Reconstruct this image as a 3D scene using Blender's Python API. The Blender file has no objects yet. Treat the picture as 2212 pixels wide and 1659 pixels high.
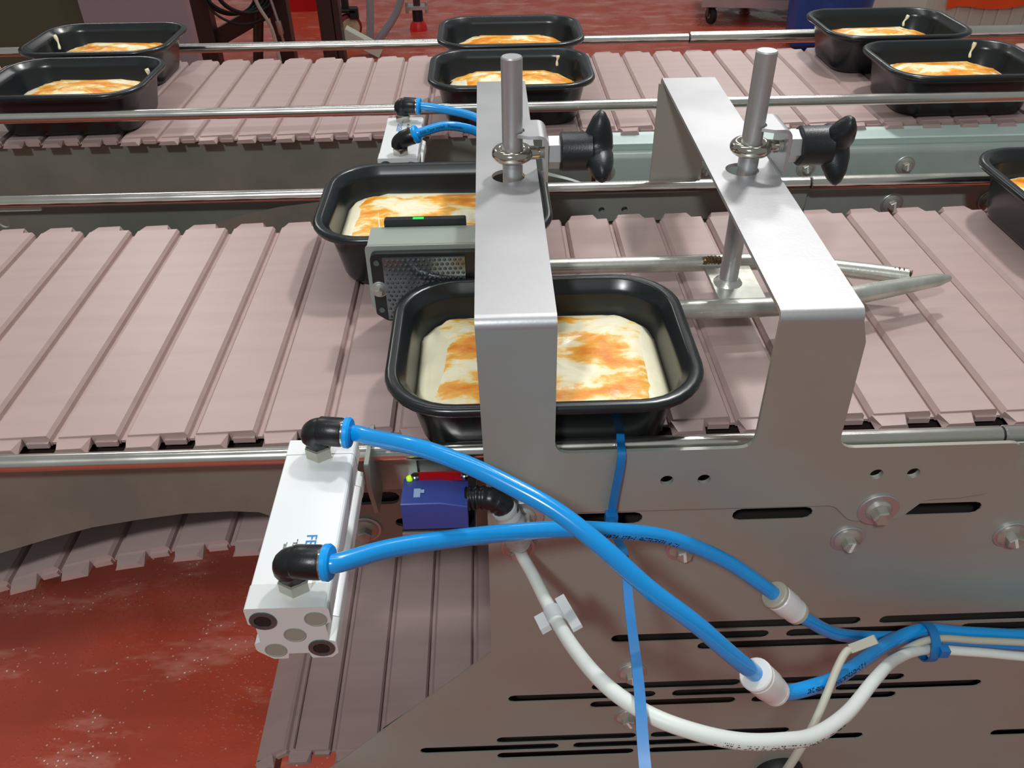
import bpy, bmesh, math, random
from mathutils import Vector, Matrix, noise
random.seed(7)
sc = bpy.context.scene
COL = sc.collection
K = 0.001          # all builders work in millimetres; belt surface is z = 0, floor is z = -900
ZB = 900.0

# ------------------------------------------------------------------ camera
F_PX, PITCH, YAW, ROLL, CAM_H = 1780.0, math.radians(37.5), math.radians(1.3), 0.014, 398.0
fw = Vector((math.sin(YAW) * math.cos(PITCH), math.cos(YAW) * math.cos(PITCH), -math.sin(PITCH)))
r0 = Vector((math.cos(YAW), -math.sin(YAW), 0)); u0 = r0.cross(fw)
rt = r0 * math.cos(ROLL) - u0 * math.sin(ROLL); up = u0 * math.cos(ROLL) + r0 * math.sin(ROLL)
cam = bpy.data.objects.new('camera', bpy.data.cameras.new('camera'))
COL.objects.link(cam)
cam.matrix_world = Matrix(((rt.x, up.x, -fw.x, 0), (rt.y, up.y, -fw.y, 0), (rt.z, up.z, -fw.z, (CAM_H + ZB) * K), (0, 0, 0, 1)))
cam.data.sensor_fit = 'HORIZONTAL'; cam.data.sensor_width = 36.0
cam.data.lens = F_PX / 2212.0 * 36.0
cam.data.clip_start = 0.02; cam.data.clip_end = 60
sc.camera = cam

# ------------------------------------------------------------------ light
world = bpy.data.worlds.new('hall'); sc.world = world; world.use_nodes = True
bg = world.node_tree.nodes['Background']
bg.inputs[0].default_value = (0.86, 0.90, 0.88, 1); bg.inputs[1].default_value = 0.27

def lamp(name, loc, aim, sx, sy, power, col=(1, 1, 1)):
    d = bpy.data.lights.new(name, 'AREA'); d.shape = 'RECTANGLE'; d.size = sx; d.size_y = sy
    d.energy = power; d.color = col
    o = bpy.data.objects.new(name, d); COL.objects.link(o)
    o.location = loc
    o.rotation_euler = (Vector(aim) - Vector(loc)).to_track_quat('-Z', 'Y').to_euler()
    return o
AIM = (0.1, 0.6, 0.9)
lamp('ceiling_tube_light', (0.10, 1.02, 3.10), AIM, 2.2, 0.10, 10, (1.0, 0.985, 0.97))
lamp('ceiling_tube_light', (0.30, 2.60, 3.10), AIM, 2.2, 0.10, 9, (1.0, 0.985, 0.97))
lamp('ceiling_panel_light', (-0.66, -1.30, 3.00), AIM, 0.20, 0.20, 36, (0.95, 0.99, 1.0))
lamp('ceiling_panel_light', (0.78, 1.75, 3.00), AIM, 0.16, 0.16, 27, (1.0, 0.99, 0.98))
lamp('ceiling_tube_light', (-2.2, 4.6, 3.30), (-1.0, 4.6, 0), 1.2, 0.3, 24, (1.0, 0.97, 0.94))
lamp('ceiling_tube_light', (1.6, 5.4, 3.30), (1.4, 5.2, 0), 1.2, 0.3, 28, (1.0, 0.97, 0.94))

sc.view_settings.view_transform = 'Standard'; sc.view_settings.look = 'None'
sc.view_settings.exposure = 0.0; sc.view_settings.gamma = 1.0
sc.view_settings.use_curve_mapping = False

# ------------------------------------------------------------------ materials
def lin(c):
    return tuple((x / 255 / 12.92 if x / 255 <= 0.04045 else ((x / 255 + 0.055) / 1.055) ** 2.4) for x in c) + (1.0,)
def mat(name, rgb, rough=0.5, metal=0.0, var=0.0, scale=40.0, bump=0.0, bscale=200.0, stretch=(1, 1, 1), rvar=0.0,
        spec=0.5, trans=0.0, alpha=1.0, rgb2=None, emit=None, estr=0.0, coat=0.0):
    m = bpy.data.materials.new(name); m.use_nodes = True
    nt = m.node_tree; N = nt.nodes; L = nt.links; b = N['Principled BSDF']
    b.inputs['Base Color'].default_value = lin(rgb); b.inputs['Roughness'].default_value = rough
    b.inputs['Metallic'].default_value = metal; b.inputs['Specular IOR Level'].default_value = spec
    b.inputs['Transmission Weight'].default_value = trans; b.inputs['Alpha'].default_value = alpha
    b.inputs['Coat Weight'].default_value = coat
    if emit: b.inputs['Emission Color'].default_value = lin(emit); b.inputs['Emission Strength'].default_value = estr
    tc = N.new('ShaderNodeTexCoord'); mp = N.new('ShaderNodeMapping'); mp.inputs['Scale'].default_value = stretch
    L.new(tc.outputs['Object'], mp.inputs['Vector'])
    if var or rgb2 or rvar:
        n = N.new('ShaderNodeTexNoise'); n.inputs['Scale'].default_value = scale; n.inputs['Detail'].default_value = 4
        L.new(mp.outputs[0], n.inputs['Vector'])
        if var or rgb2:
            mx = N.new('ShaderNodeMix'); mx.data_type = 'RGBA'
            c2 = lin(rgb2) if rgb2 else tuple(x * (1 - var) for x in lin(rgb)[:3]) + (1,)
            mx.inputs[6].default_value = lin(rgb); mx.inputs[7].default_value = c2
            cr = N.new('ShaderNodeValToRGB'); cr.color_ramp.elements[0].position = 0.40; cr.color_ramp.elements[1].position = 0.62
            L.new(n.outputs['Fac'], cr.inputs[0]); L.new(cr.outputs[0], mx.inputs[0]); L.new(mx.outputs[2], b.inputs['Base Color'])
        if rvar:
            mr = N.new('ShaderNodeMapRange'); mr.inputs[1].default_value = 0.3; mr.inputs[2].default_value = 0.7
            mr.inputs[3].default_value = max(0.02, rough - rvar); mr.inputs[4].default_value = rough + rvar
            L.new(n.outputs['Fac'], mr.inputs[0]); L.new(mr.outputs[0], b.inputs['Roughness'])
    if bump:
        n2 = N.new('ShaderNodeTexNoise'); n2.inputs['Scale'].default_value = bscale; n2.inputs['Detail'].default_value = 3
        L.new(mp.outputs[0], n2.inputs['Vector'])
        bp = N.new('ShaderNodeBump'); bp.inputs['Strength'].default_value = bump; bp.inputs['Distance'].default_value = 0.001
        L.new(n2.outputs['Fac'], bp.inputs['Height']); L.new(bp.outputs[0], b.inputs['Normal'])
    return m

M = {}
M['belt'] = mat('pink_belt_plastic', (180, 155, 151), 0.36, var=0.06, scale=9, bump=0.05, bscale=300, stretch=(1, 6, 1))
M['steel'] = mat('brushed_steel', (196, 196, 198), 0.43, 0.8, var=0.10, scale=14, rvar=0.07, bump=0.06, bscale=420)
M['plate'] = mat('sheet_steel', (162, 176, 168), 0.42, 0.34, rgb2=(162, 158, 148), scale=5, rvar=0.07, bump=0.05, bscale=260, stretch=(0.7, 1, 1))
M['dull'] = mat('dull_galvanised_steel', (140, 144, 134), 0.5, 0.4, var=0.2, scale=12, rvar=0.08)
M['pale'] = mat('pale_green_wear_strip', (190, 208, 202), 0.4)
M['rail'] = mat('polished_rail_steel', (226, 223, 216), 0.22, 1.0, rvar=0.04, scale=30)
M['weld'] = mat('welded_steel', (206, 208, 198), 0.32, 0.7, var=0.25, scale=45, rvar=0.1, bump=0.1, bscale=300)
M['bead'] = mat('weld_bead', (150, 128, 104), 0.4, 1.0, var=0.5, scale=160, bump=0.6, bscale=500)
M['chrome'] = mat('nickel_plated', (200, 196, 184), 0.14, 1.0)
M['bolt'] = mat('bolt_steel', (178, 176, 166), 0.34, 0.45, var=0.2, scale=120)
M['tray'] = mat('black_tray_plastic', (26, 31, 33), 0.26, spec=0.6, var=0.15, scale=20)
M['black'] = mat('black_plastic', (22, 24, 27), 0.33, bump=0.1, bscale=700)
M['knob'] = mat('black_grip_plastic', (24, 29, 32), 0.38, bump=0.15, bscale=900)
M['hose'] = mat('blue_hose', (8, 150, 228), 0.2, spec=0.6, coat=0.3)
M['collar'] = mat('blue_collar', (0, 160, 244), 0.35)
M['tie'] = mat('blue_tie', (22, 118, 186), 0.35, var=0.12, scale=30)
M['alu'] = mat('white_anodised', (236, 240, 240), 0.32, 0.15, spec=0.6)
M['alu2'] = mat('grey_anodised', (214, 218, 216), 0.4, 0.1)
M['socket'] = mat('socket_screw', (108, 122, 122), 0.35, 0.8)
M['port_shade'] = mat('recess_shade', (150, 152, 142), 0.5, 0.1)  # grey put in for the shade inside the end cap ports
M['sensor'] = mat('blue_sensor_plastic', (58, 76, 156), 0.42)
M['sensor2'] = mat('light_print', (150, 176, 214), 0.5)
M['redlens'] = mat('red_lens', (170, 14, 20), 0.15, emit=(220, 20, 30), estr=0.03)
M['led_g'] = mat('green_led', (40, 220, 90), 0.3, emit=(20, 240, 90), estr=0.35)
M['led_y'] = mat('yellow_led', (190, 230, 40), 0.3, emit=(190, 250, 30), estr=0.5)
M['white'] = mat('white_cable_sheath', (226, 232, 226), 0.45)
M['greycable'] = mat('grey_cable_sheath', (188, 186, 172), 0.5)
M['clear'] = mat('clear_plastic', (232, 238, 240), 0.25, trans=0.25, alpha=0.82)
M['conn'] = mat('white_connector', (226, 224, 222), 0.35)
M['conn2'] = mat('grey_connector', (176, 172, 156), 0.4)
M['ink'] = mat('black_ink', (16, 24, 48), 0.6)
M['inkgrey'] = mat('grey_ink', (120, 126, 126), 0.6)
M['inkblue'] = mat('blue_print', (54, 134, 196), 0.6)
M['paint'] = mat('white_marker_paint', (220, 224, 222), 0.6)
M['lens'] = mat('prism_reflector', (120, 130, 134), 0.14, 0.85)
M['wheel'] = mat('red_tyre', (150, 30, 34), 0.4)
M['hub'] = mat('cream_hub', (196, 178, 142), 0.5)
M['rubber'] = mat('black_rubber', (24, 24, 24), 0.6)
M['brown'] = mat('dark_painted_steel', (74, 62, 58), 0.4, 0.6)
M['slot_shade'] = mat('dark_shade_backing', (46, 42, 38), 0.7)  # dark colour stands in for the shade behind the slots
M['galv'] = mat('galvanised_steel', (170, 180, 174), 0.42, 0.35, var=0.14, scale=14, rvar=0.06)
M['mauve'] = mat('mauve_panel', (150, 136, 144), 0.35, 0.35, var=0.1, scale=2)
M['olive'] = mat('olive_panel', (84, 88, 70), 0.35, 0.4, var=0.2, scale=2)
M['red'] = mat('red_plastic', (206, 20, 24), 0.4)
M['bluebin'] = mat('blue_bag', (28, 76, 152), 0.3, bump=0.5, bscale=12)
M['orange'] = mat('orange_cloth', (244, 84, 14), 0.5)
M['whitecrate'] = mat('white_plastic', (206, 208, 196), 0.5)
M['sauce'] = mat('white_sauce', (244, 238, 206), 0.33, var=0.06, scale=40, bump=0.4, bscale=120)
M['pipe'] = mat('grey_pipe', (160, 164, 172), 0.3, 0.3)

def cheese_mat(off):
    m = bpy.data.materials.new('melted_cheese'); m.use_nodes = True
    nt = m.node_tree; N = nt.nodes; L = nt.links; b = N['Principled BSDF']
    tc = N.new('ShaderNodeTexCoord'); mp = N.new('ShaderNodeMapping'); mp.inputs['Scale'].default_value = (0.55, 1, 1)
    oi = N.new('ShaderNodeObjectInfo'); add = N.new('ShaderNodeVectorMath'); add.operation = 'ADD'
    mul = N.new('ShaderNodeMath'); mul.operation = 'MULTIPLY'; mul.inputs[1].default_value = 7.0
    L.new(oi.outputs['Random'], mul.inputs[0]); L.new(tc.outputs['Object'], mp.inputs[0])
    L.new(mp.outputs[0], add.inputs[0]); L.new(mul.outputs[0], add.inputs[1])
    n1 = N.new('ShaderNodeTexNoise'); n1.inputs['Scale'].default_value = 34; n1.inputs['Detail'].default_value = 6; n1.inputs['Roughness'].default_value = 0.6
    n2 = N.new('ShaderNodeTexNoise'); n2.inputs['Scale'].default_value = 90; n2.inputs['Detail'].default_value = 3
    L.new(add.outputs[0], n1.inputs[0]); L.new(add.outputs[0], n2.inputs[0])
    cr = N.new('ShaderNodeValToRGB'); e = cr.color_ramp.elements
    e[0].position = 0.40; e[0].color = lin((248, 240, 208)); e[1].position = 0.80; e[1].color = lin((206, 98, 14))
    for p, c in ((0.46, (248, 226, 164)), (0.51, (247, 184, 74)), (0.62, (238, 144, 32))):
        x = e.new(p); x.color = lin(c)
    mx = N.new('ShaderNodeMath'); mx.operation = 'MULTIPLY_ADD'; mx.inputs[1].default_value = 0.35
    L.new(n2.outputs['Fac'], mx.inputs[0]); 
    sub = N.new('ShaderNodeMath'); sub.operation = 'MULTIPLY_ADD'; sub.inputs[1].default_value = 1.15; sub.inputs[2].default_value = off
    L.new(n1.outputs['Fac'], sub.inputs[0]); L.new(sub.outputs[0], mx.inputs[2])
    L.new(mx.outputs[0], cr.inputs[0]); L.new(cr.outputs[0], b.inputs['Base Color'])
    b.inputs['Roughness'].default_value = 0.34
    bp = N.new('ShaderNodeBump'); bp.inputs['Strength'].default_value = 0.6; bp.inputs['Distance'].default_value = 0.002
    L.new(mx.outputs[0], bp.inputs['Height']); L.new(bp.outputs[0], b.inputs['Normal'])
    return m
M['cheese'] = cheese_mat(-0.275)
M['browned'] = cheese_mat(-0.225)

def floor_mat():
    m = bpy.data.materials.new('wet_red_floor'); m.use_nodes = True
    nt = m.node_tree; N = nt.nodes; L = nt.links; b = N['Principled BSDF']
    tc = N.new('ShaderNodeTexCoord')
    n1 = N.new('ShaderNodeTexNoise'); n1.inputs['Scale'].default_value = 5.5; n1.inputs['Detail'].default_value = 5
    n2 = N.new('ShaderNodeTexVoronoi'); n2.inputs['Scale'].default_value = 120
    n3 = N.new('ShaderNodeTexNoise'); n3.inputs['Scale'].default_value = 60; n3.inputs['Detail'].default_value = 4
    for n in (n1, n2, n3): L.new(tc.outputs['Object'], n.inputs['Vector'])
    cr = N.new('ShaderNodeValToRGB'); e = cr.color_ramp.elements
    e[0].position = 0.35; e[0].color = lin((172, 68, 50)); e[1].position = 0.65; e[1].color = lin((192, 80, 58))
    L.new(n1.outputs['Fac'], cr.inputs[0])
    # foam specks, and lamp reflections on the wet film painted as pale patches
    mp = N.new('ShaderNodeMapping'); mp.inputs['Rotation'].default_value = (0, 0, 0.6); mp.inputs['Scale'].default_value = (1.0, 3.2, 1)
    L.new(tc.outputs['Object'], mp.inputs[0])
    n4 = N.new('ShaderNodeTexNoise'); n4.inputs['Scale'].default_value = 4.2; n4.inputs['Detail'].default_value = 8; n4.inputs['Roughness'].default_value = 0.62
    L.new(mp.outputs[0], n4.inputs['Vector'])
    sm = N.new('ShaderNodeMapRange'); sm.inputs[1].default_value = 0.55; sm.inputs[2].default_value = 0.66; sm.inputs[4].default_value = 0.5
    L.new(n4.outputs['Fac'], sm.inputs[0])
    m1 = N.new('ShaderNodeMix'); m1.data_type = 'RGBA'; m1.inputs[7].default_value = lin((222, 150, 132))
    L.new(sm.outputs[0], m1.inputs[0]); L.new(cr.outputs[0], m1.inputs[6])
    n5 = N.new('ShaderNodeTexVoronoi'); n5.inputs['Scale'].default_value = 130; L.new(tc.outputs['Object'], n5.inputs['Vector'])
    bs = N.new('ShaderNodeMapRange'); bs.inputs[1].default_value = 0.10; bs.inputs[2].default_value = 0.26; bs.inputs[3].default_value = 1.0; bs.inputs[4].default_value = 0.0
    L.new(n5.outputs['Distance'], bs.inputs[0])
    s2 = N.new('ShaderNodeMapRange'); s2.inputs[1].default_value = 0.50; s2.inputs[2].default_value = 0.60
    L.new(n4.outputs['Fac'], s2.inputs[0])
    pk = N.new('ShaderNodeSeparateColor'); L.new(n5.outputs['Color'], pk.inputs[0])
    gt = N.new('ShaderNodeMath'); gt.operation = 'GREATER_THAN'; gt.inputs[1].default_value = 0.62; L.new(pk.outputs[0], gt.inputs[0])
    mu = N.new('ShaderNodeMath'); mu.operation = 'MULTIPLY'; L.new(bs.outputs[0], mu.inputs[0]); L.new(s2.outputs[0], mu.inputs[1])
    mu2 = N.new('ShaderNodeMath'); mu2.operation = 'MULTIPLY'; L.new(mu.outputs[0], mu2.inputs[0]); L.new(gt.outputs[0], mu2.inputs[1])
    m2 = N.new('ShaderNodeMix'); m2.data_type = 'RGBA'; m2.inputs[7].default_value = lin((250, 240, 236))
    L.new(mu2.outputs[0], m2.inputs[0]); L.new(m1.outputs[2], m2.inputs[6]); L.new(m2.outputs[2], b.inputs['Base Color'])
    wet = N.new('ShaderNodeMapRange'); wet.inputs[1].default_value = 0.47; wet.inputs[2].default_value = 0.56
    wet.inputs[3].default_value = 0.0; wet.inputs[4].default_value = 1.0
    L.new(n1.outputs['Fac'], wet.inputs[0])
    rr = N.new('ShaderNodeMapRange'); rr.inputs[3].default_value = 0.42; rr.inputs[4].default_value = 0.12
    L.new(wet.outputs[0], rr.inputs[0]); L.new(rr.outputs[0], b.inputs['Roughness'])
    dr = N.new('ShaderNodeMapRange'); dr.inputs[1].default_value = 0.0; dr.inputs[2].default_value = 0.42; dr.inputs[3].default_value = 1.0; dr.inputs[4].default_value = 0.0
    dr.interpolation_type = 'SMOOTHSTEP'; L.new(n2.outputs['Distance'], dr.inputs[0])
    h = N.new('ShaderNodeMath'); h.operation = 'MULTIPLY'
    L.new(dr.outputs[0], h.inputs[0]); L.new(wet.outputs[0], h.inputs[1])
    h2 = N.new('ShaderNodeMath'); h2.operation = 'MULTIPLY_ADD'; h2.inputs[1].default_value = 0.5
    L.new(n3.outputs['Fac'], h2.inputs[0]); L.new(h.outputs[0], h2.inputs[2])
    bp = N.new('ShaderNodeBump'); bp.inputs['Strength'].default_value = 0.35; bp.inputs['Distance'].default_value = 0.004
    L.new(h2.outputs[0], bp.inputs['Height']); L.new(bp.outputs[0], b.inputs['Normal'])
    return m
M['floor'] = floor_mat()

# ------------------------------------------------------------------ builders (millimetres)
ORG = {}            # object -> origin in mm
def V(*a): return Vector(a)
def box(bm, x0, x1, y0, y1, z0, z1, rot=None, piv=None):
    vs = [bm.verts.new((x, y, z)) for x in (x0, x1) for y in (y0, y1) for z in (z0, z1)]
    for f in ((0, 1, 3, 2), (4, 6, 7, 5), (0, 4, 5, 1), (2, 3, 7, 6), (0, 2, 6, 4), (1, 5, 7, 3)):
        bm.faces.new([vs[i] for i in f])
    if rot:
        bmesh.ops.rotate(bm, verts=vs, cent=piv or ((x0 + x1) / 2, (y0 + y1) / 2, (z0 + z1) / 2), matrix=rot)
    return vs
def frame(d):
    d = Vector(d).normalized(); a = Vector((0, 0, 1)) if abs(d.z) < 0.9 else Vector((1, 0, 0))
    x = a.cross(d).normalized(); return x, d.cross(x), d
def rings(bm, rs, cap0=True, cap1=True, closed=True):
    vr = [[bm.verts.new(p) for p in r] for r in rs]
    n = len(vr[0])
    for a, b in zip(vr, vr[1:]):
        for i in range(n if closed else n - 1):
            j = (i + 1) % n; bm.faces.new((a[i], a[j], b[j], b[i]))
    if cap0: bm.faces.new(vr[0][::-1])
    if cap1: bm.faces.new(vr[-1])
    return vr
def lathe(bm, o, d, prof, n=24, cap0=True, cap1=True, ph=0.0):
    x, y, z = frame(d); o = Vector(o)
    return rings(bm, [[o + z * t + (x * math.cos(ph + 2 * math.pi * i / n) + y * math.sin(ph + 2 * math.pi * i / n)) * r for i in range(n)] for r, t in prof], cap0, cap1)
def cyl(bm, a, b, r, r2=None, n=20, ph=0.0):
    a = Vector(a); b = Vector(b); L_ = (b - a).length
    return lathe(bm, a, b - a, ((r, 0), (r if r2 is None else r2, L_)), n, ph=ph)
def spline(pts, m=6):
    P = [Vector(p) for p in pts]; P = [P[0] * 2 - P[1]] + P + [P[-1] * 2 - P[-2]]; out = []
    for i in range(1, len(P) - 2):
        for k in range(m):
            t = k / m; a, b, c, d = P[i - 1:i + 3]
            out.append(0.5 * ((2 * b) + (c - a) * t + (2 * a - 5 * b + 4 * c - d) * t * t + (3 * b - a - 3 * c + d) * t ** 3))
    out.append(P[-2]); return out
def frames(pts):
    fr = []; x = None
    for i, p in enumerate(pts):
        d = (pts[min(i + 1, len(pts) - 1)] - pts[max(i - 1, 0)]).normalized()
        if x is None: x = frame(d)[0]
        x = (x - d * x.dot(d)).normalized(); fr.append((p, x, d.cross(x), d))
    return fr
def tube(bm, pts, r, n=14, m=6, flat=None):
    sp = spline(pts, m) if m > 1 else [Vector(p) for p in pts]; rs = []
    for i, (p, x, y, d) in enumerate(frames(sp)):
        rr = r(i / (len(sp) - 1)) if callable(r) else r
        rs.append([p + (x * math.cos(2 * math.pi * k / n) + y * math.sin(2 * math.pi * k / n)) * rr for k in range(n)])
    rings(bm, rs); return sp
def strip(bm, pts, side, w, t, m=6):
    """flat strap along pts; side = width direction"""
    sp = spline(pts, m) if m > 1 else [Vector(p) for p in pts]; rs = []
    s = Vector(side).normalized()
    for i, p in enumerate(sp):
        d = (sp[min(i + 1, len(sp) - 1)] - sp[max(i - 1, 0)]).normalized(); ss = (s - d * s.dot(d)).normalized(); nn = d.cross(ss)
        ww = w(i / (len(sp) - 1)) if callable(w) else w
        rs.append([p + ss * ww / 2 + nn * t / 2, p - ss * ww / 2 + nn * t / 2, p - ss * ww / 2 - nn * t / 2, p + ss * ww / 2 - nn * t / 2])
    rings(bm, rs); return sp
def rrect(hl, hw, r, n=8):
    r = min(r, hl, hw); out = []
    for cx, cy, a0 in ((hl - r, hw - r, 0), (-hl + r, hw - r, 90), (-hl + r, -hw + r, 180), (hl - r, -hw + r, 270)):
        for k in range(n + 1):
            a = math.radians(a0 + 90 * k / n); out.append((cx + r * math.cos(a), cy + r * math.sin(a)))
    return out
def fillet(pts, n=5):
    """pts: (x, y, r) polygon -> rounded outline"""
    out = []; L_ = len(pts)
    for i in range(L_):
        p = Vector(pts[i][:2]); r = pts[i][2] if len(pts[i]) > 2 else 0
        if r <= 0: out.append(tuple(p)); continue
        a = (Vector(pts[i - 1][:2]) - p); b = (Vector(pts[(i + 1) % L_][:2]) - p)
        la, lb = a.length, b.length; a.normalize(); b.normalize()
        ang = a.angle(b)
        if ang > math.radians(178): out.append(tuple(p)); continue
        t = min(r / math.tan(ang / 2), la * 0.49, lb * 0.49)
        p0 = p + a * t; p2 = p + b * t
        for k in range(n + 1):
            s = k / n; q = p0 * (1 - s) ** 2 + p * 2 * s * (1 - s) + p2 * s * s; out.append(tuple(q))
    return out
def slot(x0, x1, z, h, n=5):
    r = h / 2; out = []
    for cx, a0 in ((x1 - r, -90), (x0 + r, 90)):
        for k in range(n + 1):
            a = math.radians(a0 + 180 * k / n); out.append((cx + r * math.cos(a), z + r * math.sin(a)))
    return out
def circ(x, z, r, n=16): return [(x + r * math.cos(2 * math.pi * k / n), z + r * math.sin(2 * math.pi * k / n)) for k in range(n)]
def plate(bm, outer, holes, thick, to3d):
    """flat sheet with holes; to3d maps (u, v, w) with w in 0..thick"""
    cu = bpy.data.curves.new('outline', 'CURVE'); cu.dimensions = '2D'; cu.fill_mode = 'BOTH'; cu.extrude = thick / 2
    for poly in [outer] + list(holes):
        s = cu.splines.new('POLY'); s.points.add(len(poly) - 1)
        for p, q in zip(s.points, poly): p.co = (q[0], q[1], 0, 1)
        s.use_cyclic_u = True
    o = bpy.data.objects.new('outline', cu); COL.objects.link(o)
    dg = bpy.context.evaluated_depsgraph_get(); me = bpy.data.meshes.new_from_object(o.evaluated_get(dg))
    for v in me.vertices: v.co = Vector(to3d(v.co.x, v.co.y, v.co.z + thick / 2))
    bm.from_mesh(me)
    bpy.data.objects.remove(o); bpy.data.curves.remove(cu); bpy.data.meshes.remove(me)
    bmesh.ops.remove_doubles(bm, verts=bm.verts[:], dist=0.001)
def text_mesh(bm, s, size, to3d):
    cu = bpy.data.curves.new('lettering', 'FONT'); cu.body = s; cu.size = size; cu.extrude = 0.06; cu.align_x = 'LEFT'
    o = bpy.data.objects.new('lettering', cu); COL.objects.link(o)
    dg = bpy.context.evaluated_depsgraph_get(); me = bpy.data.meshes.new_from_object(o.evaluated_get(dg))
    for v in me.vertices: v.co = Vector(to3d(v.co.x, v.co.y, v.co.z))
    bm.from_mesh(me)
    bpy.data.objects.remove(o); bpy.data.curves.remove(cu); bpy.data.meshes.remove(me)

def mesh_from(name, bm, org, ang=38, recalc=True):
    if recalc: bmesh.ops.recalc_face_normals(bm, faces=bm.faces[:])
    bmesh.ops.transform(bm, matrix=Matrix.Scale(K, 4) @ Matrix.Translation(-Vector(org)), verts=bm.verts[:])
    me = bpy.data.meshes.new(name); bm.to_mesh(me); bm.free()
    me.polygons.foreach_set('use_smooth', [True] * len(me.polygons)); me.set_sharp_from_angle(angle=math.radians(ang))
    return me
def tag(o, label=None, cat=None, group=None, kind=None):
    if label: o['label'] = label
    if cat: o['category'] = cat
    if group: o['group'] = group
    if kind: o['kind'] = kind
    return o
def obj(name, bm, m, parent=None, label=None, cat=None, group=None, kind=None, ang=38, recalc=True):
    if parent is not None: org = ORG[parent]
    else:
        xs = [v.co for v in bm.verts]; org = Vector(((min(c.x for c in xs) + max(c.x for c in xs)) / 2, (min(c.y for c in xs) + max(c.y for c in xs)) / 2, min(c.z for c in xs)))
    me = mesh_from(name, bm, org, ang, recalc); me.materials.append(M[m] if isinstance(m, str) else m)
    o = bpy.data.objects.new(name, me); COL.objects.link(o); ORG[o] = Vector(org)
    if parent is not None: o.parent = parent
    else: o.location = (Vector(org) + Vector((0, 0, ZB))) * K
    return tag(o, label, cat, group, kind)
def thing(name, label, cat, loc, group=None, kind=None):
    o = bpy.data.objects.new(name, None); o.empty_display_size = 0.02; COL.objects.link(o)
    o.location = (Vector(loc) + Vector((0, 0, ZB))) * K; ORG[o] = Vector(loc)
    return tag(o, label, cat, group, kind)
def put(name, me, parent, loc, rot=(0, 0, 0)):
    """another copy of a part's mesh at loc (mm, world)"""
    o = bpy.data.objects.new(name, me); COL.objects.link(o); o.parent = parent
    o.location = (Vector(loc) - ORG[parent]) * K; o.rotation_euler = rot; ORG[o] = Vector(loc); return o
def copy_thing(root, loc, label, rotz=0.0):
    d = (Vector(loc) - ORG[root]); r = root.copy(); COL.objects.link(r); ORG[r] = Vector(loc)
    r.location = (Vector(loc) + Vector((0, 0, ZB))) * K; r.rotation_euler[2] = rotz; r['label'] = label
    for ch in list(root.children):
        c = ch.copy(); COL.objects.link(c); c.parent = r; ORG[c] = ORG[ch] + d
        for g in list(ch.children):
            e = g.copy(); COL.objects.link(e); e.parent = c
    return r
def NB(): return bmesh.new()

# ------------------------------------------------------------------ floor
b = NB(); S = 9000
vs = [b.verts.new(p) for p in ((-S, -4000, -900), (S, -4000, -900), (S, 12000, -900), (-S, 12000, -900))]; b.faces.new(vs)
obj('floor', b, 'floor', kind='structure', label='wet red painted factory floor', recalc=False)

# ------------------------------------------------------------------ conveyor belts
PITCH_MM = 50.8
def slat_mesh(y0, y1, cy):
    """one belt slat, centred on x = 0, top at z = 0, with lugs cut into both ends"""
    b = NB(); w = PITCH_MM - 4.6; h = w / 2
    prof = ((-h, -5.0), (-h + 2.8, -1.3), (h - 2.0, 0), (h, -3.0), (h, -9.5), (-h, -9.5))
    e = 12.0
    rings(b, [[(x, y, z) for x, z in prof] for y in (y0 + e, y1 - e)])
    for (ya, yb) in ((y0, y0 + e), (y1 - e, y1)):
        near = ya == y0
        xa, xb = (-h + 1.0, 3.0) if near else (-h + 4, h - 12)
        k = lambda x: -1.1 + (x + h) / w * 1.1
        tp = -1.6 if near else -0.25
        r_ = [[(xa, y, -8.0), (xb, y, -8.0), (xb - (3.5 if out else 0), y, k(xb) + tp - (0.6 if out else 0)), (xa + (3.5 if out else 0), y, k(xa) + tp - (0.6 if out else 0))] for y, out in (((ya, True), (yb, False)) if near else ((ya, False), (yb, True)))]
        rings(b, r_)
    # hinge knuckles below, seen in the notches
    box(b, 6, h - 1, y0 + 9, y0 + 14, -9.4, -5.0)
    box(b, h - 2, h + 5.8, y0 + e + 1, y1 - e - 1, -9.2, -7.0)
    me = mesh_from('slat', b, (0, cy, 0), 30); me.materials.append(M['belt']); return me
FY0, FY1 = 459, 817
BY0, BY1 = 1066, 1424
belt = thing('conveyor_belt', 'pink plastic slat belt of the front conveyor carrying two trays past the steel bridge', 'conveyor belt', (0, 638, -9))
me_f = slat_mesh(FY0, FY1, 638)
for i in range(-14, 18):
    put('slat', me_f, belt, (-290 + 25.4 + PITCH_MM * i + 264, 638, 0))
# return strand sagging below on the left
path = [(-640, -232), (-560, -203), (-500, -185), (-427, -160), (-370, -142), (-320, -130), (-261, -121), (-207, -117), (-150, -116), (-100, -117)]
sp = spline([(x, 0, z) for x, z in path], 12); acc = 0; nxt = 0
for a, c in zip(sp, sp[1:]):
    d = (c - a).length
    while nxt <= acc + d:
        p = a + (c - a) * ((nxt - acc) / d); ang = -math.atan2(c.z - a.z, c.x - a.x)
        put('slat', me_f, belt, (p.x, 638, p.z), (0, ang, 0)); nxt += PITCH_MM
    acc += d
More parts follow.
